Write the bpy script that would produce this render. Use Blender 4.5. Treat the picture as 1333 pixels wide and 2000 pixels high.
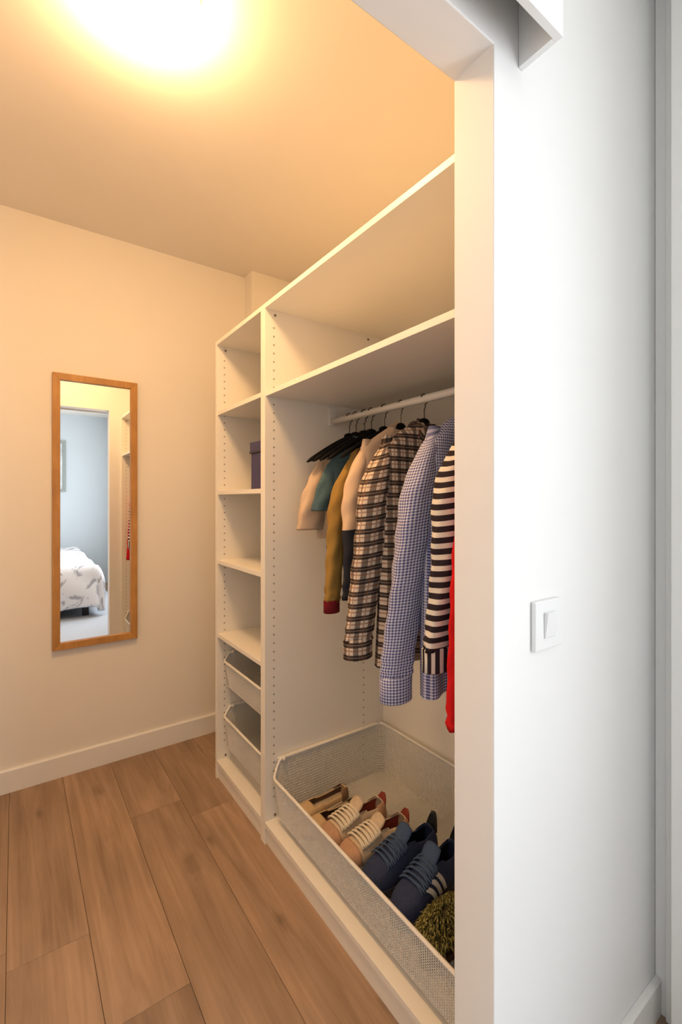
import bpy, bmesh, math, random
from mathutils import Vector, Matrix
random.seed(7)
for o in list(bpy.data.objects): bpy.data.objects.remove(o, do_unlink=True)
S = bpy.context.scene
COL = S.collection
PI = math.pi

# ------------------------------------------------------------------ camera
H = 1.277                     # camera height
cam = bpy.data.cameras.new('camera'); co = bpy.data.objects.new('camera', cam); COL.objects.link(co)
cam.sensor_fit = 'HORIZONTAL'; cam.sensor_width = 36; cam.lens = 36*900/1333.0
cam.shift_y = -22/1333.0; cam.clip_start = .01
co.location = (0, 0, H); co.rotation_euler = (PI/2, 0, -math.radians(35.3))
S.camera = co
# ------------------------------------------------------------------ world, light, exposure
W = bpy.data.worlds.new('world'); S.world = W; W.use_nodes = True
W.node_tree.nodes['Background'].inputs[0].default_value = (.80, .90, 1, 1)
W.node_tree.nodes['Background'].inputs[1].default_value = 1.0
def area(name, loc, rot, sx, sy, e, col):
    l = bpy.data.lights.new(name, 'AREA'); l.shape = 'RECTANGLE'; l.size = sx; l.size_y = sy; l.energy = e; l.color = col
    o = bpy.data.objects.new(name, l); COL.objects.link(o); o.location = loc; o.rotation_euler = rot
    return o
area('window_daylight', (1.385, -1.25, 1.5), (0, PI/2, 0), 1.5, 1.3, 68, (.935, .965, 1.0))
LAMP_COL = (1.0, .585, .26); LAMP_STR = 84
S.view_settings.view_transform = 'Standard'; S.view_settings.look = 'None'
S.view_settings.exposure = 0.0; S.view_settings.gamma = 1; S.view_settings.use_curve_mapping = False

# ------------------------------------------------------------------ materials
def mat(name, col=(.8,.8,.8), rough=.5, metal=0, emit=None, spec=.5, noise=0, nscale=20, bump=0, bscale=200):
    m = bpy.data.materials.new(name); m.use_nodes = True
    nt = m.node_tree; b = nt.nodes['Principled BSDF']
    b.inputs['Base Color'].default_value = (*col, 1); b.inputs['Roughness'].default_value = rough
    b.inputs['Metallic'].default_value = metal; b.inputs['Specular IOR Level'].default_value = spec
    tc = nt.nodes.new('ShaderNodeTexCoord')
    if emit:
        b.inputs['Emission Color'].default_value = (*emit[0], 1); b.inputs['Emission Strength'].default_value = emit[1]
    if noise:
        n = nt.nodes.new('ShaderNodeTexNoise'); n.inputs['Scale'].default_value = nscale; n.inputs['Detail'].default_value = 4
        nt.links.new(tc.outputs['Object'], n.inputs['Vector'])
        r = nt.nodes.new('ShaderNodeMapRange'); r.inputs[1].default_value = .3; r.inputs[2].default_value = .7
        r.inputs[3].default_value = 1-noise; r.inputs[4].default_value = 1+noise
        nt.links.new(n.outputs[0], r.inputs[0])
        mx = nt.nodes.new('ShaderNodeVectorMath'); mx.operation = 'SCALE'
        mx.inputs[0].default_value = col; nt.links.new(r.outputs[0], mx.inputs['Scale'])
        nt.links.new(mx.outputs[0], b.inputs['Base Color'])
    if bump:
        n = nt.nodes.new('ShaderNodeTexNoise'); n.inputs['Scale'].default_value = bscale; n.inputs['Detail'].default_value = 3
        nt.links.new(tc.outputs['Object'], n.inputs['Vector'])
        bp = nt.nodes.new('ShaderNodeBump'); bp.inputs['Strength'].default_value = bump; bp.inputs['Distance'].default_value = .002
        nt.links.new(n.outputs[0], bp.inputs['Height']); nt.links.new(bp.outputs[0], b.inputs['Normal'])
    return m
def wood(name, c1, c2, along='Y', scale=1.0, rough=.45, per_obj=.12, knots=(), c3=None):
    m = bpy.data.materials.new(name); m.use_nodes = True
    nt = m.node_tree; N = nt.nodes; L = nt.links; b = N['Principled BSDF']; b.inputs['Roughness'].default_value = rough
    g = N.new('ShaderNodeNewGeometry'); oi = N.new('ShaderNodeObjectInfo')
    off = N.new('ShaderNodeVectorMath'); off.operation = 'SCALE'; off.inputs[0].default_value = (7.3, 11.1, 5.7); L.new(oi.outputs['Random'], off.inputs['Scale'])
    ad = N.new('ShaderNodeVectorMath'); ad.operation = 'ADD'; L.new(g.outputs['Position'], ad.inputs[0]); L.new(off.outputs[0], ad.inputs[1])
    mp = N.new('ShaderNodeMapping')
    mp.inputs['Scale'].default_value = {'Y': (30*scale, 1.6*scale, 30*scale), 'Z': (40*scale, 40*scale, 3*scale), 'X': (3*scale, 40*scale, 40*scale)}[along]
    L.new(ad.outputs[0], mp.inputs['Vector'])
    n = N.new('ShaderNodeTexNoise'); n.inputs['Scale'].default_value = 1; n.inputs['Detail'].default_value = 7; n.inputs['Roughness'].default_value = .62; n.inputs['Distortion'].default_value = 1.2
    L.new(mp.outputs[0], n.inputs['Vector'])
    n2 = N.new('ShaderNodeTexNoise'); n2.inputs['Scale'].default_value = 1; n2.inputs['Detail'].default_value = 3
    mp2 = N.new('ShaderNodeMapping'); mp2.inputs['Scale'].default_value = (9*scale, 2.2*scale, 9*scale); L.new(ad.outputs[0], mp2.inputs['Vector']); L.new(mp2.outputs[0], n2.inputs['Vector'])
    cr = N.new('ShaderNodeValToRGB'); cr.color_ramp.elements[0].position = .3; cr.color_ramp.elements[1].position = .72
    cr.color_ramp.elements[0].color = (*c2, 1); cr.color_ramp.elements[1].color = (*c1, 1)
    av = N.new('ShaderNodeMath'); av.operation = 'MULTIPLY_ADD'; av.inputs[1].default_value = .55
    hf = N.new('ShaderNodeMath'); hf.operation = 'MULTIPLY'; hf.inputs[1].default_value = .45; L.new(n2.outputs[0], hf.inputs[0])
    L.new(n.outputs[0], av.inputs[0]); L.new(hf.outputs[0], av.inputs[2])
    L.new(av.outputs[0], cr.inputs[0])
    out = cr.outputs[0]
    mr = N.new('ShaderNodeMapRange'); mr.inputs[3].default_value = 1-per_obj; mr.inputs[4].default_value = 1+per_obj; L.new(oi.outputs['Random'], mr.inputs[0])
    sc = N.new('ShaderNodeVectorMath'); sc.operation = 'SCALE'; L.new(out, sc.inputs[0]); L.new(mr.outputs[0], sc.inputs['Scale']); out = sc.outputs[0]
    for kx, ky, kr in knots:
        s = N.new('ShaderNodeVectorMath'); s.operation = 'SUBTRACT'; s.inputs[1].default_value = (kx, ky, 0); L.new(g.outputs['Position'], s.inputs[0])
        s2 = N.new('ShaderNodeVectorMath'); s2.operation = 'MULTIPLY'; s2.inputs[1].default_value = (1.1/kr, .42/kr, 0); L.new(s.outputs[0], s2.inputs[0])
        nn = N.new('ShaderNodeTexNoise'); nn.inputs['Scale'].default_value = 25; L.new(g.outputs['Position'], nn.inputs['Vector'])
        ln = N.new('ShaderNodeVectorMath'); ln.operation = 'LENGTH'; L.new(s2.outputs[0], ln.inputs[0])
        dd = N.new('ShaderNodeMath'); dd.operation = 'ADD'; L.new(ln.outputs['Value'], dd.inputs[0]); L.new(nn.outputs[0], dd.inputs[1])
        kk = N.new('ShaderNodeMapRange'); kk.inputs[1].default_value = .45; kk.inputs[2].default_value = 1.7; kk.inputs[3].default_value = .60; kk.inputs[4].default_value = 1; kk.interpolation_type = 'SMOOTHSTEP'
        L.new(dd.outputs[0], kk.inputs[0])
        s3 = N.new('ShaderNodeVectorMath'); s3.operation = 'SCALE'; L.new(out, s3.inputs[0]); L.new(kk.outputs[0], s3.inputs['Scale']); out = s3.outputs[0]
    L.new(out, b.inputs['Base Color'])
    bp = N.new('ShaderNodeBump'); bp.inputs['Strength'].default_value = .15; bp.inputs['Distance'].default_value = .001
    L.new(n.outputs[0], bp.inputs['Height']); L.new(bp.outputs[0], b.inputs['Normal'])
    return m
class Pat:
    """small node helper for woven patterns in UV metres"""
    def __init__(s, name, rough=.9):
        s.m = bpy.data.materials.new(name); s.m.use_nodes = True; s.nt = s.m.node_tree; s.N = s.nt.nodes; s.L = s.nt.links
        s.b = s.N['Principled BSDF']; s.b.inputs['Roughness'].default_value = rough; s.b.inputs['Specular IOR Level'].default_value = .15
        s.uv = s.N.new('ShaderNodeUVMap'); s.sx = s.N.new('ShaderNodeSeparateXYZ'); s.L.new(s.uv.outputs[0], s.sx.inputs[0])
        nz = s.N.new('ShaderNodeTexNoise'); nz.inputs['Scale'].default_value = 900; s.L.new(s.uv.outputs[0], nz.inputs['Vector'])
        bp = s.N.new('ShaderNodeBump'); bp.inputs['Strength'].default_value = .25; bp.inputs['Distance'].default_value = .001
        s.L.new(nz.outputs[0], bp.inputs['Height']); s.L.new(bp.outputs[0], s.b.inputs['Normal'])
    def math(s, op, a, b=None):
        n = s.N.new('ShaderNodeMath'); n.operation = op
        for i, v in enumerate((a, b)):
            if v is None: continue
            if isinstance(v, (int, float)): n.inputs[i].default_value = v
            else: s.L.new(v, n.inputs[i])
        return n.outputs[0]
    def stripe(s, axis, period, lo, hi):
        f = s.math('FRACT', s.math('ADD', s.math('DIVIDE', s.sx.outputs[axis], period), 100.0))
        return s.math('MULTIPLY', s.math('GREATER_THAN', f, lo), s.math('LESS_THAN', f, hi))
    def mix(s, f, a, b):
        n = s.N.new('ShaderNodeMix'); n.data_type = 'RGBA'
        if isinstance(f, (int, float)): n.inputs[0].default_value = f
        else: s.L.new(f, n.inputs[0])
        for i, v in ((6, a), (7, b)):
            if isinstance(v, tuple): n.inputs[i].default_value = (*v, 1)
            else: s.L.new(v, n.inputs[i])
        return n.outputs[2]
    def done(s, c): s.L.new(c, s.b.inputs['Base Color']); return s.m

PAINT = mat('white_paint', (.87,.865,.85), .6, noise=.01, nscale=3, bump=.05, bscale=300)
PAINT_IN = mat('cream_paint', (.86,.82,.75), .65, noise=.01, nscale=3, bump=.05, bscale=300)
CEIL = mat('ceiling_paint', (.88,.84,.77), .8, noise=.01, nscale=2)
TRIM = mat('white_trim', (.86,.85,.82), .35, bump=.02, bscale=60)
MEL = mat('white_melamine', (.89,.86,.79), .38, bump=.02, bscale=900)
HOLE = mat('hole_dark', (.36,.34,.31), .8, noise=.05)
SCREW = mat('screw_metal', (.25,.20,.16), .4, .6, noise=.1)
WIRE = mat('white_wire', (.80,.78,.73), .45, noise=.02)
RAILM = mat('white_rail', (.84,.82,.78), .3, noise=.01)
KN = [(.509,1.628,.035),(.60,1.70,.018),(.30,2.27,.028),(.08,2.25,.02),(.66,1.25,.02),(.77,.87,.025)]
FLOORM = wood('oak_laminate', (.46,.312,.21), (.195,.125,.078), 'Y', 1, .5, .10, KN)
SUB = mat('joint_dark', (.07,.04,.025), .9, noise=.1)
FRAMEM = wood('mirror_frame_wood', (.62,.32,.085), (.36,.165,.035), 'Z', 1, .4, .03)
GLASSM = mat('mirror_silver', (.93,.94,.94), .0, 1, noise=.001)
BLACK = mat('black_velvet', (.006,.0055,.0055), .85, noise=.2, spec=.15)
DMETAL = mat('dark_metal', (.10,.085,.07), .35, .9, noise=.1)
LAMPM = mat('lamp_opal', (.9,.9,.9), .3, emit=(LAMP_COL, LAMP_STR), noise=.001)
PLAST = mat('switch_plastic', (.86,.86,.86), .3, noise=.005)
ALU = mat('rail_dark', (.12,.12,.12), .4, .7, noise=.05)

# ------------------------------------------------------------------ mesh helpers
def tag(o, label=None, cat=None, group=None, kind=None):
    if label: o['label'] = label
    if cat: o['category'] = cat
    if group: o['group'] = group
    if kind: o['kind'] = kind
    return o
def obj(name, bm, m, parent=None, smooth=False, bevel=0, ang=40):
    me = bpy.data.meshes.new(name); bm.to_mesh(me); bm.free()
    for mm in (m if isinstance(m, list) else [m]): me.materials.append(mm)
    o = bpy.data.objects.new(name, me); COL.objects.link(o)
    if smooth:
        for p in me.polygons: p.use_smooth = True
    if parent is not None: o.parent = parent
    if bevel:
        md = o.modifiers.new('b', 'BEVEL'); md.width = bevel; md.segments = 2; md.limit_method = 'ANGLE'
    return o
def empty(name, loc, label=None, cat=None, group=None, rz=0):
    o = bpy.data.objects.new(name, None); COL.objects.link(o); o.location = loc; o.rotation_euler = (0, 0, rz); o.empty_display_size = .05
    return tag(o, label, cat, group)
def box(bm, x0, x1, y0, y1, z0, z1):
    v = [bm.verts.new(p) for p in ((x0,y0,z0),(x1,y0,z0),(x1,y1,z0),(x0,y1,z0),(x0,y0,z1),(x1,y0,z1),(x1,y1,z1),(x0,y1,z1))]
    for f in ((0,3,2,1),(4,5,6,7),(0,1,5,4),(1,2,6,5),(2,3,7,6),(3,0,4,7)): bm.faces.new([v[i] for i in f])
def bx(name, b, m, parent=None, bevel=.001, kind=None):
    bm = bmesh.new(); box(bm, *b); o = obj(name, bm, m, parent, bevel=bevel)
    if kind: o['kind'] = kind
    return o
def tube(bm, pts, r, n=8, closed=False, caps=True):
    pts = [Vector(p) for p in pts]; rings = []; N = len(pts)
    up = None
    for i, p in enumerate(pts):
        a = pts[i-1] if (i > 0 or closed) else p; c = pts[(i+1) % N] if (i < N-1 or closed) else p
        t = (c-a).normalized()
        if up is None: up = Vector((0,0,1)) if abs(t.z) < .9 else Vector((1,0,0))
        s = t.cross(up)
        if s.length < 1e-4: s = t.cross(Vector((0,1,.01)))
        s.normalize(); up2 = s.cross(t).normalized(); up = up2
        rr = r[i] if isinstance(r, (list, tuple)) else r
        rings.append([bm.verts.new(p + s*math.cos(2*PI*k/n)*rr + up2*math.sin(2*PI*k/n)*rr) for k in range(n)])
    for i in range(N if closed else N-1):
        A, B = rings[i], rings[(i+1) % N]
        for k in range(n): bm.faces.new((A[k], A[(k+1)%n], B[(k+1)%n], B[k]))
    if caps and not closed:
        bm.faces.new(rings[0][::-1]); bm.faces.new(rings[-1])
def bar(bm, a, b, w):
    """square wire"""
    a = Vector(a); b = Vector(b); t = (b-a).normalized()
    s = t.cross(Vector((0,0,1)));
    if s.length < .1: s = t.cross(Vector((1,0,0)))
    s.normalize(); u = s.cross(t).normalized(); h = w/2
    q = [(-h,-h),(h,-h),(h,h),(-h,h)]
    A = [bm.verts.new(a+s*x+u*y) for x,y in q]; B = [bm.verts.new(b+s*x+u*y) for x,y in q]
    for k in range(4): bm.faces.new((A[k],A[(k+1)%4],B[(k+1)%4],B[k]))
def lathe(bm, prof, n=32, c=(0,0,0)):
    rings = []
    for r, z in prof:
        rings.append([bm.verts.new((c[0]+r*math.cos(2*PI*k/n), c[1]+r*math.sin(2*PI*k/n), c[2]+z)) for k in range(n)])
    for A, B in zip(rings, rings[1:]):
        for k in range(n): bm.faces.new((A[k],A[(k+1)%n],B[(k+1)%n],B[k]))
    bm.faces.new(rings[0][::-1]); bm.faces.new(rings[-1])

# ------------------------------------------------------------------ geometry constants
CZ = 2.567                    # ceiling
YF = 2.496                    # closet far wall
YI, YO = .576, .4886          # closet door wall inner / outer face
XJ = .665; XJL = -.165        # door opening
DH = H + .777                 # door head
XR = 1.352                    # closet right wall
XL = -.42                     # closet left wall
BXR = 1.313                   # bedroom right wall
BXL, BYB = -1.55, -3.0

# ------------------------------------------------------------------ structure
def struct(name, b, m, bevel=0): return bx(name, b, m, None, bevel, 'structure')
fl = struct('floor', (BXL-.1, XR+.1, BYB-.1, YF+.1, -.06, -.012), SUB)
# planks, run along y
PW = .2; x = -.02-PW*12; joints = {0: 1.54, 1: 1.227, 3: 1.874, 2: .72, 4: 1.05}
k = -12; PL = 1.28
while x < XR+.02:
    st = joints.get(k, random.uniform(.2, 1.6))
    y = st - PL*math.ceil((st-BYB)/PL)
    while y < YF:
        y0, y1 = max(y, BYB), min(y+PL, YF); x0, x1 = max(x, BXL), min(x+PW, XR)
        if y1-y0 > .02 and x1-x0 > .02:
            o = bx('plank', (x0+.0005, x1-.0005, y0+.0005, y1-.0005, -.0115, 0), FLOORM, fl, .0008)
        y += PL
    x += PW; k += 1
struct('ceiling', (BXL-.1, XR+.1, BYB-.1, YF+.1, CZ, CZ+.08), CEIL)
struct('wall_back', (XL-.1, XR+.1, YF, YF+.1, 0, CZ), PAINT_IN)
struct('wall_column', (1.084, XR, YF-.098, YF, 0, CZ), PAINT_IN)
struct('wall_right', (XR, XR+.1, YI, YF, 0, CZ), PAINT_IN)
struct('wall_left', (XL-.1, XL, YI, YF, 0, CZ), PAINT_IN)
# door wall with the opening
def doorwall():
    bm = bmesh.new()
    pts = [(BXL,0),(XJL,0),(XJL,DH),(XJ,DH),(XJ,0),(XR,0),(XR,CZ),(BXL,CZ)]
    A = [bm.verts.new((a,YO,c)) for a,c in pts]; B = [bm.verts.new((a,YI,c)) for a,c in pts]
    bm.faces.new(A); bm.faces.new(B[::-1])
    n = len(pts)
    for i in range(n): bm.faces.new((A[i],B[i],B[(i+1)%n],A[(i+1)%n]))
    bmesh.ops.recalc_face_normals(bm, faces=bm.faces)
    o = obj('wall_front', bm, PAINT, bevel=.002); o['kind'] = 'structure'
doorwall()
# bedroom
struct('wall_bedroom_left', (BXL-.1, BXL, BYB-.1, YO-.001, 0, CZ), PAINT)
BLUEW = mat('bedroom_wall_paint', (.60,.66,.70), .7, noise=.01, nscale=3)
struct('wall_bedroom_back', (BXL, BXR, BYB-.1, BYB, 0, CZ), BLUEW)
def winwall():
    bm = bmesh.new(); y0,y1,z0,z1 = -1.95,-.55,.75,2.25
    box(bm, BXR,BXR+.1,BYB-.1,y0,0,CZ); box(bm, BXR,BXR+.1,y1,YO-.001,0,CZ); box(bm, BXR,BXR+.1,y0,y1,0,z0); box(bm, BXR,BXR+.1,y0,y1,z1,CZ)
    o = obj('wall_bedroom_right', bm, PAINT); o['kind'] = 'structure'
    w = empty('window_1', (BXR+.035, (y0+y1)/2, z0)); w['kind'] = 'structure'
    bm = bmesh.new(); hw = .7
    for a in ((-hw,-hw+.05),(hw-.05,hw),(-.03,.03)): box(bm, -.025,.025,a[0],a[1],0,1.5)
    for a in ((0,.05),(1.45,1.5)): box(bm, -.024,.024,-hw,hw,a[0],a[1])
    obj('window_frame', bm, TRIM, w)
winwall()
# skirting
def skirt(name, path, h=.10, t=.014):
    """path: list of (x,y); board sits to the left of the direction"""
    bm = bmesh.new()
    for (a, b) in zip(path, path[1:]):
        a = Vector((*a,0)); b = Vector((*b,0)); d = (b-a).normalized(); n = Vector((-d.y, d.x, 0))
        prof = [(0,0),(t,0),(t,h-.006),(t-.004,h),(0,h)]
        A = [bm.verts.new(a+n*p+Vector((0,0,q))) for p,q in prof]; B = [bm.verts.new(b+n*p+Vector((0,0,q))) for p,q in prof]
        for i in range(5): bm.faces.new((A[i],A[(i+1)%5],B[(i+1)%5],B[i]))
        bm.faces.new(A[::-1]); bm.faces.new(B)
    bmesh.ops.recalc_face_normals(bm, faces=bm.faces)
    o = obj(name, bm, TRIM); o['kind'] = 'structure'
skirt('baseboard_back', [(1.083, YF-.0005), (XL+.001, YF-.0005)], .101)
skirt('baseboard_front', [(BXR-.001, YO-.0005), (XJ+.0, YO-.0005)], .088)
skirt('baseboard_bedroom', [(BXR-.02, BYB+.0005), (BXR-.001, BYB+.0005)][:2], .09)
# door casing on the bedroom's right wall
def casing():
    bm = bmesh.new(); box(bm, BXR-.012, BXR-.0005, .300, .462, 0, CZ-.001)
    obj('trim_1', bm, TRIM, bevel=.004)['kind'] = 'structure'
    bm = bmesh.new(); box(bm, BXR-.052, BXR-.0125, -.45, .437, 0.004, CZ-.001)
    obj('door_1', bm, TRIM, bevel=.003)['kind'] = 'structure'
casing()

# ------------------------------------------------------------------ pelmet above the doorway (bedroom side)
pm = empty('pelmet', (.30, YO, DH), 'white pelmet box above the doorway with an open grey slot underneath', 'pelmet')
def pel():
    z0, z1 = -.004, .16; xe = .734-.30
    bx('fascia', (-.95, xe+.012, -.076, -.064, z0, z1), PAINT, pm, .0006)
    bx('end_board', (xe, xe+.012, -.0638, -.0005, z0, z1), PAINT, pm, .0004)
    bx('top_board', (-.95, xe+.012, -.076, -.0005, z1+.0003, z1+.012), PAINT, pm, .0004)
    bm = bmesh.new(); box(bm, -.94, xe-.004, -.046, -.022, .115, .155); obj('track', bm, ALU, pm)
pel()

# ------------------------------------------------------------------ ceiling lamp
lp = empty('ceiling_lamp', (.266, 1.235, CZ), 'round opal glass ceiling lamp glowing warm white over the closet', 'lamp')
bm = bmesh.new(); lathe(bm, [(.139,-.0005),(.139,-.030),(.134,-.034)], 48); obj('lamp_base', bm, TRIM, lp, True)
bm = bmesh.new(); lathe(bm, [(.143*math.sin(a)+.001, -.044+(.022 if math.cos(a) > 0 else .052)*math.cos(a)) for a in [1.32+(PI-1.32)*i/24 for i in range(25)]], 48)
obj('lamp_shade', bm, LAMPM, lp, True)

# ------------------------------------------------------------------ mirror
mr = empty('wall_mirror', (.32, YF, .59), 'tall narrow wall mirror in a brown wooden frame on the back wall', 'mirror')
x0, x1, z1, fw = -.181, .181, 1.275, .031
def framebar(pts, name='frame_rail'):
    bm = bmesh.new(); A = [bm.verts.new((a,-.024,c)) for a,c in pts]; B = [bm.verts.new((a,-.001,c)) for a,c in pts]
    n = len(pts); bm.faces.new(A); bm.faces.new(B[::-1])
    for i in range(n): bm.faces.new((A[i],B[i],B[(i+1)%n],A[(i+1)%n]))
    bmesh.ops.recalc_face_normals(bm, faces=bm.faces)
    obj(name, bm, FRAMEM, mr, bevel=.0015)
framebar([(x0,0),(x1,0),(x1-fw,fw),(x0+fw,fw)]); framebar([(x0,z1),(x1,z1),(x1-fw,z1-fw),(x0+fw,z1-fw)])
framebar([(x0,0),(x0+fw,fw),(x0+fw,z1-fw),(x0,z1)], 'frame_stile'); framebar([(x1,0),(x1-fw,fw),(x1-fw,z1-fw),(x1,z1)], 'frame_stile')
bm = bmesh.new(); box(bm, x0+fw-.003, x1-fw+.003, -.010, -.002, fw-.003, z1-fw+.003); obj('mirror_glass', bm, GLASSM, mr)

# ------------------------------------------------------------------ wardrobe units
FX = .7575; BX = FX+.58; T = .018; TOP = 2.01; PL_H = .066
def unit(name, ya, yb, label, shelves):
    r = empty(name, ((FX+BX)/2, (ya+yb)/2, 0), label, 'wardrobe')
    ox, oy = (FX+BX)/2, (ya+yb)/2
    P = lambda n, b, bev=.0008: bx(n, (b[0]-ox,b[1]-ox,b[2]-oy,b[3]-oy,b[4],b[5]), MEL, r, bev)
    P('side_panel', (FX,BX,ya+.0004,ya+T,0,TOP)); P('side_panel', (FX,BX,yb-T,yb-.0004,0,TOP))
    P('top_panel', (FX,BX-.004,ya+T,yb-T,TOP-T,TOP)); P('bottom_panel', (FX,BX-.004,ya+T,yb-T,PL_H,PL_H+T))
    P('back_panel', (BX-.004,BX,ya+T,yb-T,0,TOP), 0); P('plinth', (FX+.008,FX+.024,ya+T,yb-T,0,PL_H))
    for z in shelves: P('shelf', (FX+.004,BX-.005,ya+T+.0005,yb-T-.0005,z-T,z))
    # rows of shelf pin holes on both side panels
    bm = bmesh.new()
    for yy, s in ((ya+T, 1), (yb-T, -1)):
        for xx in (FX+.037, BX-.115):
            z = PL_H+.10
            while z < TOP-.06:
                M = Matrix.Translation((xx-ox, yy-oy+s*.0004, z)) @ Matrix.Rotation(PI/2, 4, 'X')
                bmesh.ops.create_cone(bm, cap_ends=True, segments=8, radius1=.0036, radius2=.0036, depth=.0008, matrix=M)
                z += .032
    obj('pin_holes', bm, HOLE, r)['kind'] = 'stuff'
    for yy, s in ((ya+T, 1), (yb-T, -1)):
        for xx, z in ((FX+.042, TOP-T-.018), (FX+.042, PL_H+T+.012), (BX-.09, TOP-T-.018)):
            bm = bmesh.new(); M = Matrix.Translation((xx-ox, yy-oy+s*.001, z)) @ Matrix.Rotation(PI/2, 4, 'X')
            bmesh.ops.create_cone(bm, cap_ends=True, segments=12, radius1=.005, radius2=.005, depth=.002, matrix=M); obj('screw_cap', bm, SCREW, r)
    return r, ox, oy
UY = 1.577
uL, lox, loy = unit('wardrobe', UY, UY+.5, 'narrow open white wardrobe unit with five shelves and two baskets, beside back wall', [1.688, 1.323, 1.005, .667])
uR, rox, roy = unit('wardrobe', UY-1.0, UY, 'wide open white wardrobe unit with clothes rail and one large basket', [1.684])

def basket(parent, ox, oy, xa, xb, ya, yb, zf, zs, zb, pitch=.0072, w=.0019):
    """wire basket: front rim at zf dips below side rims zs; bottom zb"""
    g = empty('pull_out_basket', (0,0,0)); g.parent = parent
    r = .035; t = .016
    def loop(xa, xb, ya, yb, r, zfun, n=5):
        pts = []
        for cx, cy, a0 in ((xb-r,yb-r,0),(xa+r,yb-r,PI/2),(xa+r,ya+r,PI),(xb-r,ya+r,3*PI/2)):
            for k in range(n+1):
                a = a0+PI/2*k/n; X = cx+r*math.cos(a); Y = cy+r*math.sin(a); pts.append((X-ox, Y-oy, zfun(X)))
        return pts
    def zf_fun(X):
        u = max(0, min(1, (X-xa)/.045)); u = u*u*(3-2*u); return zf+(zs-zf)*u
    rim = loop(xa, xb, ya, yb, r, zf_fun)
    # densify the two side runs so the dip is smooth
    def dens(pts, m=14):
        out = []
        for i in range(len(pts)):
            a = Vector(pts[i]); b = Vector(pts[(i+1)%len(pts)]); out.append(tuple(a))
            if abs(a.x-b.x) > .15:
                s = [.01,.03,.06,.1] if a.x < b.x else [.9,.94,.97,.99]
                for q in s:
                    p = a.lerp(b, q); out.append((p.x, p.y, zf_fun(p.x+ox)))
        return out
    rim = dens(rim)
    bm = bmesh.new(); tube(bm, rim, .0055, 8, closed=True); obj('rim', bm, WIRE, g, True)
    # mesh: sample round the rim
    bm = bmesh.new()
    tot = []; L = 0
    for i in range(len(rim)):
        a = Vector(rim[i]); b = Vector(rim[(i+1)%len(rim)]); tot.append((L, a, b)); L += (b-a).length
    def at(d):
        for (l, a, b) in tot:
            if l <= d <= l+(b-a).length+1e-9: return a.lerp(b, (d-l)/max(1e-9,(b-a).length))
        return tot[0][1]
    cx = (xa+xb)/2-ox; cy = (ya+yb)/2-oy; hx = (xb-xa)/2; hy = (yb-ya)/2
    def low(p): return Vector((cx+(p.x-cx)*(hx-t)/hx, cy+(p.y-cy)*(hy-t)/hy, zb))
    n = int(L/pitch); top = [at(L*i/n) for i in range(n)]
    for p in top: bar(bm, p, low(p), w)
    lv = int((zf-zb)/pitch)
    crs = [Vector(p) for p in rim]
    for q in range(1, lv):
        f = q/lv
        ring = [p.lerp(low(p), f) for p in crs]
        for a, b in zip(ring, ring[1:]+ring[:1]): bar(bm, a, b, w*.9)
    obj('side_mesh', bm, WIRE, g)['kind'] = 'stuff'
    bm = bmesh.new(); X0,X1,Y0,Y1 = cx-hx+t, cx+hx-t, cy-hy+t, cy+hy-t
    nx = int((X1-X0)/pitch); ny = int((Y1-Y0)/pitch)
    for i in range(nx+1): X = X0+(X1-X0)*i/nx; bar(bm, (X,Y0,zb), (X,Y1,zb), w)
    for i in range(ny+1): Y = Y0+(Y1-Y0)*i/ny; bar(bm, (X0,Y,zb), (X1,Y,zb), w)
    obj('bottom_mesh', bm, WIRE, g)['kind'] = 'stuff'
    for yy, s in ((ya-.0145, 1), (yb+.0005, 1)):
        bx('slide', (xa+.03-ox, xb-.02-ox, yy-oy, yy+.014-oy, zs-.012, zs+.002), WIRE, g, .001)
    for X, Y in ((xa+.05, ya+.008), (xa+.05, yb-.008), (xb-.008, ya+.01), (xb-.008, yb-.01)):
        bm = bmesh.new(); bmesh.ops.create_cone(bm, cap_ends=True, segments=12, radius1=.009, radius2=.006, depth=.012, matrix=Matrix.Translation((X-ox, Y-oy, zs+.003)))
        obj('rim_clip', bm, WIRE, g, True)
    return g
basket(uL, lox, loy, FX+.022, BX-.05, UY+T+.016, UY+.5-T-.016, .545, .575, .43)
basket(uL, lox, loy, FX+.022, BX-.05, UY+T+.016, UY+.5-T-.016, .292, .325, .150)
basket(uR, rox, roy, FX+.018, BX-.03, UY-1+T+.016, UY-T-.016, .256, .309, .112)

RX, RZ = 1.06, 1.600
bm = bmesh.new(); tube(bm, [(RX-rox, UY-1+T+.006-roy, RZ), (RX-rox, UY-T-.006-roy, RZ)], .0125, 20); obj('clothes_rail', bm, RAILM, uR, True)
for yy in (UY-1+T+.0005, UY-T-.0065):
    bx('rail_bracket', (RX-.018-rox, RX+.018-rox, yy-roy, yy+.006-roy, RZ-.02, RZ+.055), RAILM, uR, .0015)

# ------------------------------------------------------------------ box on the shelf
NAVYBOX = mat('indigo_card', (.035,.028,.115), .5, noise=.08, nscale=60)
DKBOX = mat('dark_indigo_card', (.014,.011,.035), .5, noise=.08, nscale=60)
sb = empty('storage_box', (.955, 1.709, 1.3232), 'dark indigo lidded box on a shelf of the narrow wardrobe unit', 'box')
bx('box_body', (-.148,.148,-.082,.082,0,.150), NAVYBOX, sb, .002); bx('lid', (-.152,.152,-.086,.086,.1505,.196), NAVYBOX, sb, .002)
bx('lid_band', (-.1535,.1535,-.0875,.0875,.1502,.159), DKBOX, sb, .0005)

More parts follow.
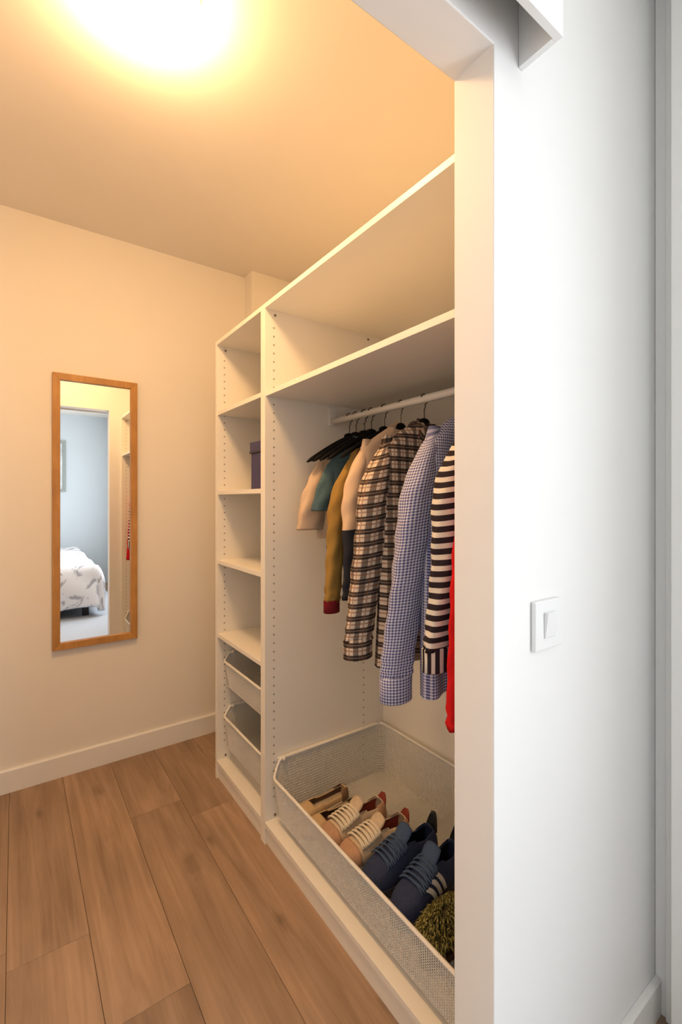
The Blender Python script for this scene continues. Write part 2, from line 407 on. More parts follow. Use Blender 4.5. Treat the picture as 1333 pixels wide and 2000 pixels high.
# ------------------------------------------------------------------ light switch
sw = empty('light_switch', (.816, YO, H-.231), 'white square rocker light switch on the white wall beside the doorway', 'switch')
bx('plate', (-.0435,.0435,-.0105,-.0005,-.0455,.0455), PLAST, sw, .0022)
bm = bmesh.new(); vs = [(-.017,-.0105,-.024),(.017,-.0105,-.024),(.017,-.0105,.024),(-.017,-.0105,.024),(-.017,-.0135,-.024),(.017,-.0135,-.024),(.017,-.0195,.024),(-.017,-.0195,.024)]
v = [bm.verts.new(p) for p in vs]
for f in ((0,1,2,3),(4,7,6,5),(0,4,5,1),(1,5,6,2),(2,6,7,3),(3,7,4,0)): bm.faces.new([v[i] for i in f])
bmesh.ops.recalc_face_normals(bm, faces=bm.faces); obj('rocker', bm, PLAST, sw, bevel=.001)

# ------------------------------------------------------------------ hangers and garments
def make_hanger():
    r = empty('clothes_hanger', (0,0,0))
    bm = bmesh.new(); pts = []
    for a in [PI*(.88-1.30*i/14) for i in range(15)]: pts.append((.0165*math.cos(a), 0, .0165*math.sin(a)-.0015))
    lx, lz = pts[-1][0], pts[-1][2]
    pts += [(.006,0,-.026),(0,0,-.034),(0,0,-.075)]
    tube(bm, pts, .0019, 8); obj('hook', bm, DMETAL, r, True)
    bm = bmesh.new(); n = 14; rings = []
    for i in range(2*n+1):
        a = -1+i/n; X = .197*a; z = -.082-.100*abs(a)**1.2; yb = .018*abs(a)**2
        hh = .013-.006*abs(a); ht = .009+.003*abs(a)
        if i in (0, 2*n): hh *= .5; ht *= .5
        rings.append([bm.verts.new((X, -yb*.4+ht*math.cos(t), z+hh*math.sin(t))) for t in [2*PI*k/10 for k in range(10)]])
    for A, B in zip(rings, rings[1:]):
        for k2 in range(10): bm.faces.new((A[k2],A[(k2+1)%10],B[(k2+1)%10],B[k2]))
    bm.faces.new(rings[0][::-1]); bm.faces.new(rings[-1])
    bmesh.ops.recalc_face_normals(bm, faces=bm.faces)
    obj('arm', bm, BLACK, r, True)
    bm = bmesh.new(); bmesh.ops.create_uvsphere(bm, u_segments=14, v_segments=10, radius=.02, matrix=Matrix.Translation((0,0,-.076)) @ Matrix.Diagonal((1.3,.62,.75,1)))
    obj('neck', bm, BLACK, r, True)
    return r
def copy_tree(o, parent=None):
    c = o.copy(); COL.objects.link(c)
    if parent: c.parent = parent
    for ch in list(o.children): copy_tree(ch, c)
    return c

def finish(bm, name, m, parent, uvs, solid=.0015):
    """uvs: dict vert index-> (u,v) written as loops"""
    uvl = bm.loops.layers.uv.new('UVMap')
    for f in bm.faces:
        us = [uvs[l.vert] for l in f.loops]
        for l, (u, vv) in zip(f.loops, us):
            if max(q[0] for q in us)-min(q[0] for q in us) > .2 and u < .1: u = u+f_per(us)
            l[uvl].uv = (u, vv)
    o = obj(name, bm, m, parent, True)
    return o
def f_per(us): return max(q[0] for q in us) - min(q[0] for q in us) + .012

def body_mesh(w, hem, t, seed, flare=.01, neck=.055, fold=.012, lift=0):
    rnd = random.Random(seed); ph = [rnd.uniform(0, 6.28) for _ in range(5)]
    bm = bmesh.new(); nx, nz = 44, 36; uvs = {}
    G = {}
    for side in (1, -1):
        for i in range(nx+1):
            a = -1+2*i/nx
            for j in range(nz+1):
                b = j/nz
                Wd = w*(.95+.05*min(1,b*3)) + flare*b
                zt = -.078+lift-.100*abs(a)**1.15
                if abs(a)*w < neck and side == 1: zt -= .03*(1-(abs(a)*w/neck)**2)
                z = zt+(hem+.012*math.sin(3*a+ph[0])-zt)*b
                e = max(0, 1-abs(a)**(10 if lift else 4))**.5
                g = min(1, b*3.2)**.6
                if lift and b > 0: g = min(1, .5+.5*(b*3.2)**.6)
                if b == 0: g = 0 if abs(a)*w > neck else .75
                Tk = t*e*g
                f = fold*b**.7*(math.sin(7*a+ph[1]+1.3*b)+.6*math.sin(13*a+ph[2]-2*b)*b) + .006*math.sin(4*b+ph[3]+3*a)*b
                y = -side*Tk + f + .25*fold*side*math.sin(9*a+ph[4])*e*b
                v = bm.verts.new((a*Wd, y, z)); G[side,i,j] = v; uvs[v] = (a*w+1+side*.013, -z+1)
    for side in (1,-1):
        for i in range(nx):
            for j in range(nz):
                q = (G[side,i,j], G[side,i+1,j], G[side,i+1,j+1], G[side,i,j+1])
                bm.faces.new(q if side == -1 else q[::-1])
    return bm, uvs
def sleeve_mesh(w, sx, length, r0, r1, seed, sway=-.02, flat=.55, z0=-.158, swayy=0):
    rnd = random.Random(seed); ph = [rnd.uniform(0, 6.28) for _ in range(5)]
    bm = bmesh.new(); n, m = 28, 44; uvs = {}; R = []
    for j in range(m+1):
        s = j/m
        g = math.sin(min(1, s*length/.17)*PI/2)
        cx = sx*(w*(.80) + (.045)*math.sin(min(1,s*length/.22)*PI/2)) + (sway*s if sx < 0 else 0)*1
        cz = z0 - length*s; cy = .006*math.sin(5*s+ph[0]) + swayy*s
        rad = (r0+(r1-r0)*s)*(.30+.70*g)
        row = []
        for k in range(n):
            th = 2*PI*k/n
            wr = 1+.07*math.sin(3*th+ph[1]+3*s)+.045*math.sin(5*th+ph[2]+9*s)*(s>.1)
            cr = .0022*math.sin(75*s*length+ph[3]+2*th)*max(0, math.sin(PI*s))**.5
            cr += .004*math.sin(180*s*length+ph[4]+2*th)*max(0,(s-.82)/.18)*(length>.3)
            X = cx+(rad*wr+cr)*math.cos(th); Y = cy+(rad*flat*wr+cr*.6)*math.sin(th)
            if j == 0: Z = cz+.012
            else: Z = cz - .012*math.cos(th)*sx*(1-s)
            v = bm.verts.new((X,Y,Z)); row.append(v); uvs[v] = (k/n*.24, length*s)
        R.append(row)
    for A,B in zip(R,R[1:]):
        for k in range(n):
            bm.faces.new((A[k],A[(k+1)%n],B[(k+1)%n],B[k]))
    bm.faces.new(R[0])
    c = Vector((0,0,0))
    for v in R[-1]: c += v.co
    c /= n
    # inner fold-back at the opening
    R2 = []
    for v in R[-1]:
        q = bm.verts.new(c+(v.co-c)*.86+Vector((0,0,.02))); uvs[q] = (uvs[v][0], uvs[v][1]-.02); R2.append(q)
    for k in range(n): bm.faces.new((R[-1][k],R[-1][(k+1)%n],R2[(k+1)%n],R2[k]))
    return bm, uvs, c, R[-1]
def finish_uv(bm, uvs, name, m, parent, per=.24):
    uvl = bm.loops.layers.uv.new('UVMap')
    for f in bm.faces:
        us = [uvs[l.vert] for l in f.loops]; mx = max(u for u,_ in us); mn = min(u for u,_ in us)
        for l,(u,vv) in zip(f.loops, us):
            if mx-mn > .15 and mx-mn < .26 and u < .08: u += per
            l[uvl].uv = (u, vv)
    return obj(name, bm, m, parent, True)
def collar_mesh(z=-.102, w=.056, h=.022):
    bm = bmesh.new(); uvs = {}; n = 28; R = []
    for j, (q, dz, sc) in enumerate(((0,-.006,1),(1,h*.8,.86),(2,h,.88),(3,-.012,1.16))):
        row = []
        for k in range(n):
            a = 2*PI*k/n; fr = .5+.5*math.cos(a+PI/2)     # 1 at the -y (front) side
            zz = z+dz-.012*fr - (.02*fr if j == 3 else 0)
            v = bm.verts.new((w*sc*math.cos(a), .030*sc*math.sin(a), zz)); row.append(v); uvs[v] = (.05*math.cos(a)+1, .05*math.sin(a)+j*.03)
        R.append(row)
    for A,B in zip(R,R[1:]):
        for k in range(n): bm.faces.new((A[k],A[(k+1)%n],B[(k+1)%n],B[k]))
    return bm, uvs
def cuff_mesh(cx, cy, z, r, flat, h):
    bm = bmesh.new(); uvs = {}; n = 28; R = []
    for dz, sc in ((.004,1.0),(0,1.07),(-h*.5,1.05),(-h,1.06),(-h-.002,.98),(-h*.4,.92)):
        row = []
        for k in range(n):
            a = 2*PI*k/n; v = bm.verts.new((cx+r*sc*math.cos(a), cy+r*flat*sc*math.sin(a), z+dz)); row.append(v); uvs[v] = (k/n*.24, -dz)
        R.append(row)
    for A,B in zip(R,R[1:]):
        for k in range(n): bm.faces.new((A[k],A[(k+1)%n],B[(k+1)%n],B[k]))
    return bm, uvs

def garment(name, label, cat, Y, m, hem, w=.198, t=.026, sl=.62, r0=.075, r1=.05, collar=None, cuff=None, cuff_h=.05, seed=1, rz=0, sway=-.02, flat=.5, sm=None, swayy=0, fold=.012, dx=0, lift=0):
    g = empty(name, (RX+dx, Y, RZ), label, cat, 'clothes hanging on the rail', rz=rz)
    hem_l = hem-RZ
    bm, uvs = body_mesh(w, hem_l, t, seed, fold=fold, lift=lift); bmesh.ops.remove_doubles
    finish_uv(bm, uvs, 'body', m, g)
    for sx in (-1, 1):
        bm, uvs, c, _ = sleeve_mesh(w, sx, sl, r0 if sx < 0 else r0*.55, r1 if sx < 0 else r1*.55, seed*3+sx, sway, flat, z0=-.158+lift*.8, swayy=swayy)
        c = c.copy(); o = finish_uv(bm, uvs, 'sleeve', sm or m, g)
        if cuff:
            rr = (r1 if sx < 0 else r1*.55)
            bm, uvs = cuff_mesh(c.x, c.y, c.z+.004, rr*.98, flat*1.05, cuff_h); finish_uv(bm, uvs, 'cuff', cuff, g)
    if collar:
        bm, uvs = collar_mesh(z=-.102+lift*.5); finish_uv(bm, uvs, 'collar', collar, g)
    return g

def plain(name, c, c2=None):
    p = Pat(name)
    n = p.N.new('ShaderNodeTexNoise'); n.inputs['Scale'].default_value = 60; p.L.new(p.uv.outputs[0], n.inputs['Vector'])
    return p.done(p.mix(n.outputs[0], c, c2 or tuple(v*.85 for v in c)))
CREAM = plain('cream_cotton', (.66,.50,.36), (.60,.44,.31))
PEACH = plain('peach_cotton', (.74,.52,.35), (.68,.47,.31))
OLIVE = plain('mustard_cotton', (.36,.215,.055), (.30,.18,.045))
BURG = plain('burgundy_rib', (.17,.012,.018))
TEAL = plain('faded_teal_denim', (.06,.115,.14), (.10,.16,.18))
RED = plain('red_knit', (.66,.012,.014))
p = Pat('colour_block'); f = p.math('GREATER_THAN', p.sx.outputs[1], .27); CB_S = p.done(p.mix(f, (.72,.52,.35), (.028,.03,.04)))
p = Pat('colour_block_body'); f = p.math('GREATER_THAN', p.sx.outputs[1], 1.42); CB_B = p.done(p.mix(f, (.72,.52,.35), (.028,.03,.04)))
p = Pat('gingham'); a = p.stripe(0, .0076, 0, .52); b = p.stripe(1, .0076, 0, .52)
f = p.math('MULTIPLY', p.math('ADD', a, b), .5); GING = p.done(p.mix(f, (.68,.68,.80), (.060,.070,.23)))
p = Pat('breton'); f = p.stripe(1, .0262, 0, .54); BRET = p.done(p.mix(f, (.74,.69,.61), (.030,.022,.028)))
p = Pat('breton_cuff'); f = p.stripe(0, .022, 0, .54); BRETC = p.done(p.mix(f, (.74,.69,.61), (.030,.022,.028)))
def plaid(name):
    p = Pat(name)
    P = .036
    a = p.math('MULTIPLY', p.stripe(0, P, .10, .50), .72); b = p.math('MULTIPLY', p.stripe(1, P, .10, .52), .93)
    a2 = p.stripe(0, P, .72, .82); b2 = p.stripe(1, P, .70, .82); b3 = p.stripe(1, P, .27, .34)
    f = p.math('SUBTRACT', 1.0, p.math('MULTIPLY', p.math('SUBTRACT', 1.0, a), p.math('SUBTRACT', 1.0, b)))
    c = p.mix(f, (.74,.60,.47), (.024,.016,.017))
    c = p.mix(p.math('MULTIPLY', p.math('MAXIMUM', a2, b2), .6), c, (.22,.075,.03))
    c = p.mix(p.math('MULTIPLY', b3, .45), c, (.50,.36,.26))
    return p.done(c)
PLAID = plaid('plaid')

hg = make_hanger(); first = True
HL = [(1.398, 'bare black hanger in front of the cream short sleeved shirt', .01),
      (1.440, 'black hanger above the cream short sleeved shirt, last toward the left panel', .02),
      (1.345, 'black hanger carrying the faded teal shirt', -.03),
      (1.305, 'bare black hanger between the teal shirt and the mustard top', .01),
      (1.232, 'black hanger carrying the mustard top with burgundy cuff', .02),
      (1.148, 'black hanger carrying the cream and charcoal colour block top', -.02),
      (1.040, 'black hanger carrying the brown plaid shirt', .03),
      (.850, 'black hanger inside the blue gingham shirt', 0),
      (.738, 'black hanger inside the black and cream striped top', .02),
      (.682, 'black hanger carrying the red garment behind the door jamb', 0)]
for y, lab, rz in HL:
    h = hg if first else copy_tree(hg); first = False
    h.location = (RX, y, RZ+.0); h.rotation_euler = (0,0,rz)
    if y < 1.2: h.scale = (.9 if y < 1.1 else .74, .9, 1)
    tag(h, lab, 'hanger', 'black hangers on the clothes rail')

garment('shirt', 'cream short sleeved shirt, first garment at the left end of rail', 'shirt', 1.440, CREAM, 1.15, w=.148, t=.018, sl=.27, r0=.046, r1=.062, seed=3, rz=.02, fold=.006, sway=-.015, flat=.45)
garment('shirt', 'faded teal short sleeved shirt between the cream shirt and mustard top', 'shirt', 1.345, TEAL, 1.10, w=.158, t=.016, sl=.20, r0=.040, r1=.048, collar=TEAL, seed=5, rz=-.03, fold=.006, sway=-.01, flat=.4)
garment('long_sleeved_top', 'mustard long sleeved top with a burgundy cuff', 'top', 1.232, OLIVE, 1.0, w=.165, t=.02, sl=.49, r0=.042, r1=.028, cuff=BURG, cuff_h=.035, seed=8, rz=.02, fold=.006, sway=-.055, flat=.6)
garment('long_sleeved_top', 'cream top with charcoal lower sleeves, beside the plaid shirt', 'top', 1.148, CB_B, 1.0, w=.178, t=.022, sl=.49, r0=.050, r1=.036, lift=.024, seed=11, rz=-.02, fold=.007, sway=-.015, sm=CB_S, flat=.6)
garment('shirt', 'brown and cream plaid flannel shirt on the rail', 'shirt', 1.040, PLAID, .80, w=.190, t=.032, sl=.585, r0=.062, r1=.046, lift=.020, collar=PLAID, cuff=PLAID, cuff_h=.055, seed=14, rz=.03, sway=-.045, flat=.65, swayy=.03)
garment('shirt', 'blue and white gingham shirt with long sleeve hanging in front', 'shirt', .850, GING, .765, w=.195, t=.036, sl=.645, r0=.060, r1=.047, lift=.024, collar=GING, cuff=GING, cuff_h=.062, seed=17, rz=0, sway=-.045, flat=.65, swayy=.045)
garment('long_sleeved_top', 'black and cream horizontally striped long sleeved top', 'top', .738, BRET, .90, w=.192, t=.024, sl=.535, r0=.060, r1=.042, lift=.022, cuff=BRETC, cuff_h=.052, seed=20, rz=.02, sway=-.04, flat=.55, swayy=.03)
garment('cardigan', 'bright red garment at the right end beside the door jamb', 'cardigan', .682, RED, .76, w=.19, t=.014, sl=.69, r0=.048, r1=.038, lift=.022, seed=23, rz=0, sway=-.05, flat=.38, fold=.004, swayy=.012)

# ------------------------------------------------------------------ shoes
def lerp_tab(tab, s):
    for (a,va),(b,vb) in zip(tab, tab[1:]):
        if s <= b:
            u = (s-a)/(b-a); u = u*u*(3-2*u) if False else u
            return va+(vb-va)*u
    return tab[-1][1]
def shoe(name, label, group, loc, rz, style, parts):
    L = style['L']; wt = style['w']; ht = style['h']; zs = style['sole']
    r = empty(name, loc, label, 'shoe', group, rz)
    op = style['open']; of = style.get('openf', .22)
    NS, NT = 36, 20
    def P(s, t, off=0):
        w = lerp_tab(wt, s)+off; h = lerp_tab(ht, s)+off
        c = math.cos(t); sn = math.sin(t)
        pin = 1-.22*max(0, sn)**3*(1 if s < .5 else .0)
        return Vector((L*(s-.5)+(off if s > .97 else (-off if s < .03 else 0)), w*math.copysign(abs(c)**.62, c)*pin + style.get('curve',0)*(s-.5)**2*1.0, zs+max(0,h)*max(0,sn)**.72))
    bm = bmesh.new(); G = [[bm.verts.new(P(i/NS, PI*j/NT)) for j in range(NT+1)] for i in range(NS+1)]
    for i in range(NS):
        for j in range(NT):
            s = (i+.5)/NS; tt = (j+.5)/NT
            if op[0] < s < op[1] and abs(tt-.5) < of*(1 if s < op[1]-.12 else .75): continue
            bm.faces.new((G[i][j],G[i+1][j],G[i+1][j+1],G[i][j+1]))
    bm.faces.new(G[0])
    bmesh.ops.delete(bm, geom=[v for v in bm.verts if not v.link_faces], context='VERTS')
    bmesh.ops.recalc_face_normals(bm, faces=bm.faces)
    up = obj('upper', bm, parts['upper'], r, True)
    md = up.modifiers.new('s','SOLIDIFY'); md.thickness = .004; md.offset = -1; md.use_rim = True
    # lining
    bm = bmesh.new(); G = {}
    a0, a1 = max(.045, op[0]-.03), min(.9, op[1]+.14); n2 = 16
    for i in range(n2+1):
        s = a0+(a1-a0)*i/n2
        for j in range(NT+1):
            pnt = P(s, PI*j/NT, -.0062); G[i,j] = bm.verts.new((pnt.x, pnt.y, pnt.z+.001))
    for i in range(n2):
        for j in range(NT):
            s = a0+(a1-a0)*(i+.5)/n2; tt = (j+.5)/NT
            if op[0]-.004 < s < op[1] and abs(tt-.5) < of*(1 if s < op[1]-.12 else .75): continue
            bm.faces.new((G[i,j],G[i+1,j],G[i+1,j+1],G[i,j+1]))
    for i in range(n2): bm.faces.new((G[i,0],G[i,NT],G[i+1,NT],G[i+1,0]))
    bmesh.ops.delete(bm, geom=[v for v in bm.verts if not v.link_faces], context='VERTS')
    obj('lining', bm, parts['lining'], r, True)
    # sole
    bm = bmesh.new(); ring = []
    N = 40
    for k in range(N):
        s = .5-.5*math.cos(PI*k/N); ring.append((s, 1))
    for k in range(N):
        s = .5+.5*math.cos(PI*k/N); ring.append((s, -1))
    def so(s, d, z, e):
        w = max(.004, lerp_tab(wt, s))+e; return (L*(s-.5)*(1+2*e/L), d*w+style.get('curve',0)*(s-.5)**2, z)
    lv = [(0,-.002),(.004,.001),(zs-.003,.0015),(zs+.004,.0006)]
    RR = [[bm.verts.new(so(s,d,z,e)) for s,d in ring] for z,e in lv]
    for A,B in zip(RR,RR[1:]):
        for k in range(2*N): bm.faces.new((A[k],A[(k+1)%(2*N)],B[(k+1)%(2*N)],B[k]))
    bm.faces.new(RR[0][::-1]); bm.faces.new(RR[-1])
    bmesh.ops.recalc_face_normals(bm, faces=bm.faces)
    obj('sole', bm, parts['sole'], r, True)
    def patch(nm, s0, s1, t0, t1, off, m, slant=0, n=8, par=r):
        bm = bmesh.new(); Q = [[bm.verts.new(P(s0+(s1-s0)*i/n+slant*j/n, PI*(t0+(t1-t0)*j/n), off)) for j in range(n+1)] for i in range(n+1)]
        for i in range(n):
            for j in range(n): bm.faces.new((Q[i][j],Q[i+1][j],Q[i+1][j+1],Q[i][j+1]))
        o = obj(nm, bm, m, par, True); md = o.modifiers.new('s','SOLIDIFY'); md.thickness = .0015; md.offset = 0
        return o
    if 'toe' in parts: patch('toe_cap', .80, .985, .02, .98, .0012, parts['toe'], n=14)
    if 'heel' in parts: patch('heel_counter', .005, .17, .0, .33, .0016, parts['heel']); patch('heel_counter', .005, .17, .67, 1, .0016, parts['heel'])
    if 'tab' in parts:
        bm = bmesh.new(); z1 = lerp_tab(ht, .05)+zs; h2 = style['tab']
        Q = [[bm.verts.new((L*(-.485)-.010*i/5+.006*abs(math.cos(a)), .022*math.cos(a)*(1-.62*(i/5)**1.6), z1-.02+(h2+.02)*i/5)) for a in [PI*q/8 for q in range(9)]] for i in range(6)]
        for i in range(5):
            for q in range(8): bm.faces.new((Q[i][q],Q[i+1][q],Q[i+1][q+1],Q[i][q+1]))
        o = obj('heel_tab', bm, parts['tab'], r, True); md = o.modifiers.new('s','SOLIDIFY'); md.thickness = .006
    if 'tongue' in parts:
        bm = bmesh.new(); s0, s1 = op[1]+.16, op[1]-.07; n = 12; Q = []
        for i in range(n+1):
            u = i/n; s = s0+(s1-s0)*u; hh = lerp_tab(ht, s)+zs+.002+style['tongue']*max(0, (u-.35)/.65)**1.2
            Q.append([bm.verts.new((L*(s-.5), .026*(.8+.35*u-.25*max(0,u-.8)/.2)*(2*q/8-1), hh-.010*(2*q/8-1)**2)) for q in range(9)])
        for i in range(n):
            for q in range(8): bm.faces.new((Q[i][q],Q[i+1][q],Q[i+1][q+1],Q[i][q+1]))
        o = obj('tongue', bm, parts['tongue'], r, True); md = o.modifiers.new('s','SOLIDIFY'); md.thickness = .007; md.offset = 0
    if 'lace' in parts:
        ls = style['laces']
        for q in range(ls[2]):
            s = ls[0]+(ls[1]-ls[0])*q/(ls[2]-1)
            for sg in (1,-1):
                bm = bmesh.new(); pts = []
                for i in range(9):
                    t = .5+sg*(i/8-.5)*.44; ss = s+.028*(i/8-.5); pt = P(ss, PI*t, .0045+.0035*math.sin(PI*i/8)+(.002 if sg>0 else 0)); pts.append(pt)
                tube(bm, pts, style.get('lr',.0028), 6); obj('lace', bm, parts['lace'], r, True)
    if 'stripe' in parts:
        for q in range(3):
            s = style['stripes']+.085*q
            if style.get('near', True): patch('stripe', s, s+.050, .03, .28, .0022, parts['stripe'], slant=.11)
            patch('stripe', s, s+.050, .97, .70, .0022, parts['stripe'], slant=.11)
    return r
NAVY = mat('navy_suede', (.022,.036,.098), .85, noise=.15, nscale=120, bump=.2, bscale=400)
NAVYL = mat('navy_lace', (.045,.085,.18), .8, noise=.1, nscale=200)
BLK = mat('black_leather', (.01,.01,.012), .55, noise=.1)
DSOLE = mat('dark_sole', (.02,.022,.035), .6, noise=.1)
WST = mat('white_stripe', (.72,.72,.70), .5, noise=.03)
CRMS = mat('cream_canvas', (.60,.48,.34), .8, noise=.08, nscale=90, bump=.15)
CRML = mat('cream_lace', (.78,.70,.56), .8, noise=.05)
TANL = mat('tan_leather', (.50,.30,.19), .6, noise=.08, nscale=60)
REDL = mat('rust_lining', (.30,.05,.035), .8, noise=.1)
BROWNL = mat('dark_brown_leather', (.10,.045,.025), .55, noise=.15, nscale=60)
SAND = mat('sand_leather', (.60,.43,.24), .55, noise=.06, nscale=40)
TAUPE = mat('taupe_leather', (.20,.11,.06), .6, noise=.12, nscale=50)
RUB = mat('cream_rubber', (.66,.55,.42), .55, noise=.03)
sneaker = dict(L=.275, w=[(0,.014),(.02,.026),(.06,.034),(.12,.038),(.35,.040),(.55,.045),(.70,.050),(.82,.048),(.90,.041),(.96,.028),(1,.010)],
    h=[(0,.045),(.05,.064),(.2,.058),(.42,.068),(.55,.066),(.70,.054),(.82,.047),(.90,.040),(.96,.030),(1,.012)], sole=.026, open=(.06,.46), openf=.22, tongue=.030, tab=.008, laces=(.50,.75,6), lr=.0038, stripes=.38, curve=0)
hi = dict(sneaker); hi.update(h=[(0,.060),(.05,.085),(.2,.074),(.42,.088),(.55,.082),(.70,.062),(.82,.052),(.90,.044),(.96,.034),(1,.014)], tongue=.034, tab=.030, L=.285, lr=.003)
loaf = dict(L=.25, w=[(0,.01),(.03,.022),(.1,.029),(.35,.029),(.55,.034),(.72,.039),(.86,.036),(.95,.024),(1,.006)],
    h=[(0,.030),(.05,.042),(.2,.036),(.42,.034),(.55,.036),(.72,.034),(.86,.028),(.95,.020),(1,.006)], sole=.014, open=(.05,.66), openf=.30, curve=0)
BZ = .1145
P_N = dict(upper=NAVY, lining=BLK, sole=DSOLE, tongue=NAVYL, lace=NAVYL, heel=NAVY, tab=BLK, stripe=WST)
P_C = dict(upper=CRMS, lining=REDL, sole=RUB, tongue=CRMS, lace=CRML, toe=TANL, heel=TANL, tab=REDL)
P_L = dict(upper=SAND, lining=BROWNL, sole=RUB, heel=TAUPE)
P_L2 = dict(upper=SAND, lining=BROWNL, sole=BROWNL, heel=BROWNL)
W180 = PI
shoe('loafer', 'sand coloured flat shoe, farthest left in the large basket', 'sand coloured flats in the basket', (.935, 1.455, BZ), W180+.06, loaf, P_L)
shoe('loafer', 'sand coloured flat shoe with brown inside, touching the cream sneakers', 'sand coloured flats in the basket', (.930, 1.368, BZ), W180-.02, loaf, P_L2)
shoe('sneaker', 'cream laced sneaker next to the sand coloured flats', 'cream sneakers with rust lining', (.955, 1.279, BZ), W180+.02, sneaker, P_C)
shoe('sneaker', 'cream laced sneaker next to the navy sneakers', 'cream sneakers with rust lining', (.962, 1.172, BZ), W180-.03, sneaker, P_C)
shoe('sneaker', 'navy sneaker beside the cream sneakers', 'navy sneakers with white side stripes', (.975, 1.062, BZ), W180-.03, dict(hi, near=False), P_N)
shoe('sneaker', 'navy sneaker with three white side stripes showing, nearest the camera', 'navy sneakers with white side stripes', (.985, .952, BZ), W180+.10, hi, P_N)

# olive shaggy slipper at the near end of the basket
GREENM = [mat('olive_strand', (.19,.17,.035), .8, noise=.2), mat('dark_olive_strand', (.06,.05,.015), .8, noise=.2), mat('pale_olive_strand', (.36,.34,.11), .8, noise=.2)]
def slipper(loc, rz, label, seed):
    r = empty('slipper', loc, label, 'slipper', 'shaggy slippers in the basket', rz); rnd = random.Random(seed)
    bm = bmesh.new()
    bmesh.ops.create_uvsphere(bm, u_segments=24, v_segments=14, radius=1, matrix=Matrix.Translation((.03,0,.045)) @ Matrix.Diagonal((.098,.044,.040,1)))
    obj('upper', bm, GREENM[1], r, True)
    bm = bmesh.new(); N = 30; lv = (0,.016)
    RR = [[bm.verts.new((.13*math.cos(2*PI*k/N), .043*math.sin(2*PI*k/N), z)) for k in range(N)] for z in lv]
    for k in range(N): bm.faces.new((RR[0][k],RR[0][(k+1)%N],RR[1][(k+1)%N],RR[1][k]))
    bm.faces.new(RR[0][::-1]); bm.faces.new(RR[1]); obj('sole', bm, BROWNL, r)
    for mi in range(3):
        bm = bmesh.new()
        for _ in range(520):
            a = rnd.uniform(0, 2*PI); e = rnd.uniform(.05, 1.35)
            nrm = Vector((math.cos(a)*math.cos(e), math.sin(a)*math.cos(e), math.sin(e)))
            p0 = Vector((.03+.096*nrm.x, .043*nrm.y, .045+.038*nrm.z)); d = (nrm+Vector((rnd.uniform(-.7,1.0), rnd.uniform(-.6,.6), rnd.uniform(-.3,.2)))).normalized()
            ln = rnd.uniform(.014,.026); p1 = p0+d*ln*.6+Vector((0,0,.004)); p2 = p0+d*ln+Vector((0,0,-.008))
            p2.z = max(p2.z, .002); s = d.cross(Vector((0,0,1))).normalized()*.0016
            v = [bm.verts.new(q) for q in (p0-s,p0+s,p1+s,p1-s,p2)]
            bm.faces.new((v[0],v[1],v[2],v[3])); bm.faces.new((v[3],v[2],v[4]))
        obj('shaggy_pile', bm, GREENM[mi], r)['kind'] = 'stuff'
slipper((.955, .832, BZ), PI+.1, 'olive green shaggy slipper beside the striped navy sneaker', 4)
slipper((.955, .690, BZ), PI-.05, 'olive green shaggy slipper nearest the door jamb', 9)

# ------------------------------------------------------------------ bedroom seen in the mirror
DUV = Pat('floral_duvet')
n1 = DUV.N.new('ShaderNodeTexNoise'); n1.inputs['Scale'].default_value = 6.5; n1.inputs['Detail'].default_value = 3; n1.inputs['Distortion'].default_value = 1.5; DUV.L.new(DUV.uv.outputs[0], n1.inputs['Vector'])
rr = DUV.N.new('ShaderNodeMapRange'); rr.inputs[1].default_value = .53; rr.inputs[2].default_value = .60; DUV.L.new(n1.outputs[0], rr.inputs[0])
DUV = DUV.done(DUV.mix(rr.outputs[0], (.80,.80,.82), (.42,.42,.46)))
RUG = mat('grey_rug', (.50,.54,.60), .95, noise=.15, nscale=90, bump=.5)
DKW = mat('dark_bed_base', (.03,.03,.035), .7, noise=.1)
MATT = mat('mattress_cloth', (.75,.75,.75), .9, noise=.03)
bm = bmesh.new(); box(bm, -1.1, 1.05, -2.6, .38, .0005, .010); tag(obj('rug', bm, RUG, bevel=.003), 'pale grey blue rug under the bed, seen in the mirror', 'rug')
bed = empty('bed', (0, -1.75, .0105), 'bed on the grey rug behind a floral duvet, seen in the mirror', 'bed')
bx('bed_base', (-.72,.72,-.98,.98,.10,.26), DKW, bed, .01); bx('mattress', (-.73,.73,-1.0,1.0,.262,.465), MATT, bed, .03)
for lx in (-.64,.64):
    for ly in (-.9,.9): bx('leg', (lx-.03,lx+.03,ly-.03,ly+.03,0,.0995), DKW, bed, .003)
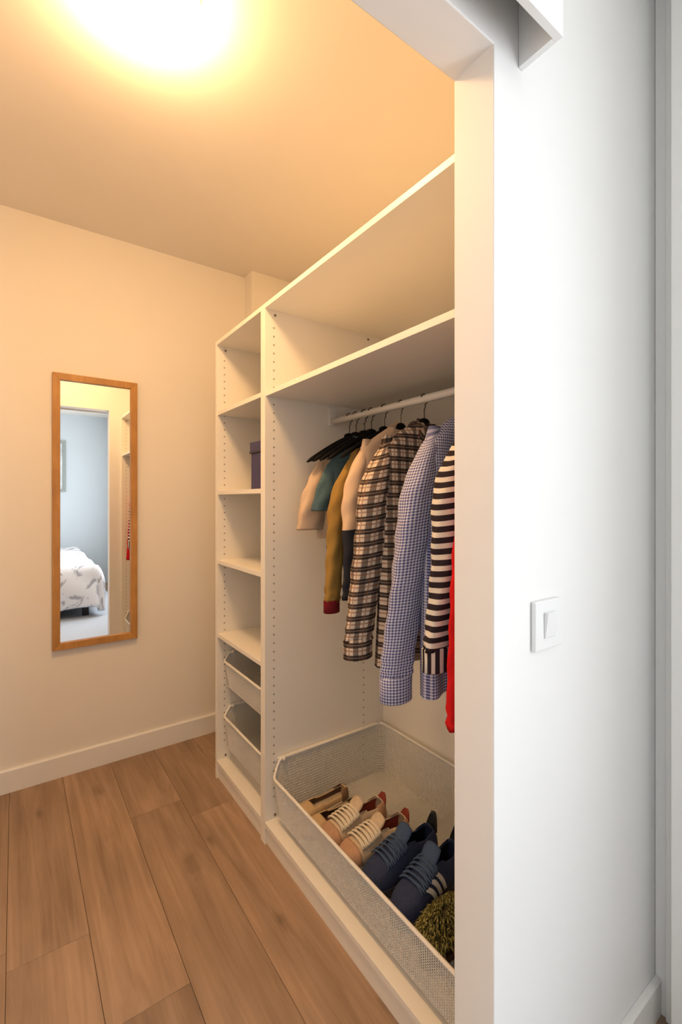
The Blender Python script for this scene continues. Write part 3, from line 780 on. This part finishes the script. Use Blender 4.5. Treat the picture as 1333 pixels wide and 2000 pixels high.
def duvet():
    bm = bmesh.new(); uvs = {}; nx, ny = 70, 80; HX, HY = .72, .98; drop = .47; G = {}
    for i in range(nx+1):
        for j in range(ny+1):
            u = -(HX+drop)+2*(HX+drop)*i/nx; v = -(HY+drop)+2*(HY+drop)*j/ny
            ex = max(0, abs(u)-HX); ey = max(0, abs(v)-HY)
            sx = math.copysign(1,u); sy = math.copysign(1,v)
            d = (ex**2+ey**2)**.5
            x = max(-HX,min(HX,u)); y = max(-HY,min(HY,v)); z = .56
            z += .018*math.sin(5*u+2*v)+.012*math.sin(9*v-3*u)
            if d > 0:
                out = .06*(1-math.exp(-d/.06))+.02*d+.020*math.sin(9*(u-v)+2)*min(1,d/.2)
                x += out*sx*(ex/d); y += out*sy*(ey/d)
                z -= max(0, d-.02)*(.98+.08*math.sin(7*u+5*v))
            z = max(z, .06)
            G[i,j] = bm.verts.new((x,y,z)); uvs[G[i,j]] = (u+2,v+2)
    for i in range(nx):
        for j in range(ny): bm.faces.new((G[i,j],G[i+1,j],G[i+1,j+1],G[i,j+1]))
    uvl = bm.loops.layers.uv.new('UVMap')
    for f in bm.faces:
        for l in f.loops: l[uvl].uv = uvs[l.vert]
    o = obj('duvet', bm, DUV, smooth=True); o.location = (0,-1.75,0); md = o.modifiers.new('s','SOLIDIFY'); md.thickness = .02; md.offset = 1
    tag(o, 'white duvet with grey floral pattern draped over the bed, seen in the mirror', 'duvet')
duvet()
pc = empty('picture', (.33, BYB, 1.79), 'framed picture on the pale bedroom wall, seen at the left edge of the mirror', 'picture')
GREYF = mat('grey_frame', (.30,.33,.32), .5, noise=.05); ART = mat('pale_print', (.60,.66,.66), .7, noise=.2, nscale=7)
bm = bmesh.new()
for b in ((-.29,-.25,-.38,.38),(.25,.29,-.38,.38),(-.25,.25,-.38,-.34),(-.25,.25,.34,.38)): box(bm, b[0],b[1],.001,.025,b[2],b[3])
obj('picture_frame', bm, GREYF, pc); bm = bmesh.new(); box(bm, -.25,.25,.001,.008,-.34,.34); obj('print', bm, ART, pc)
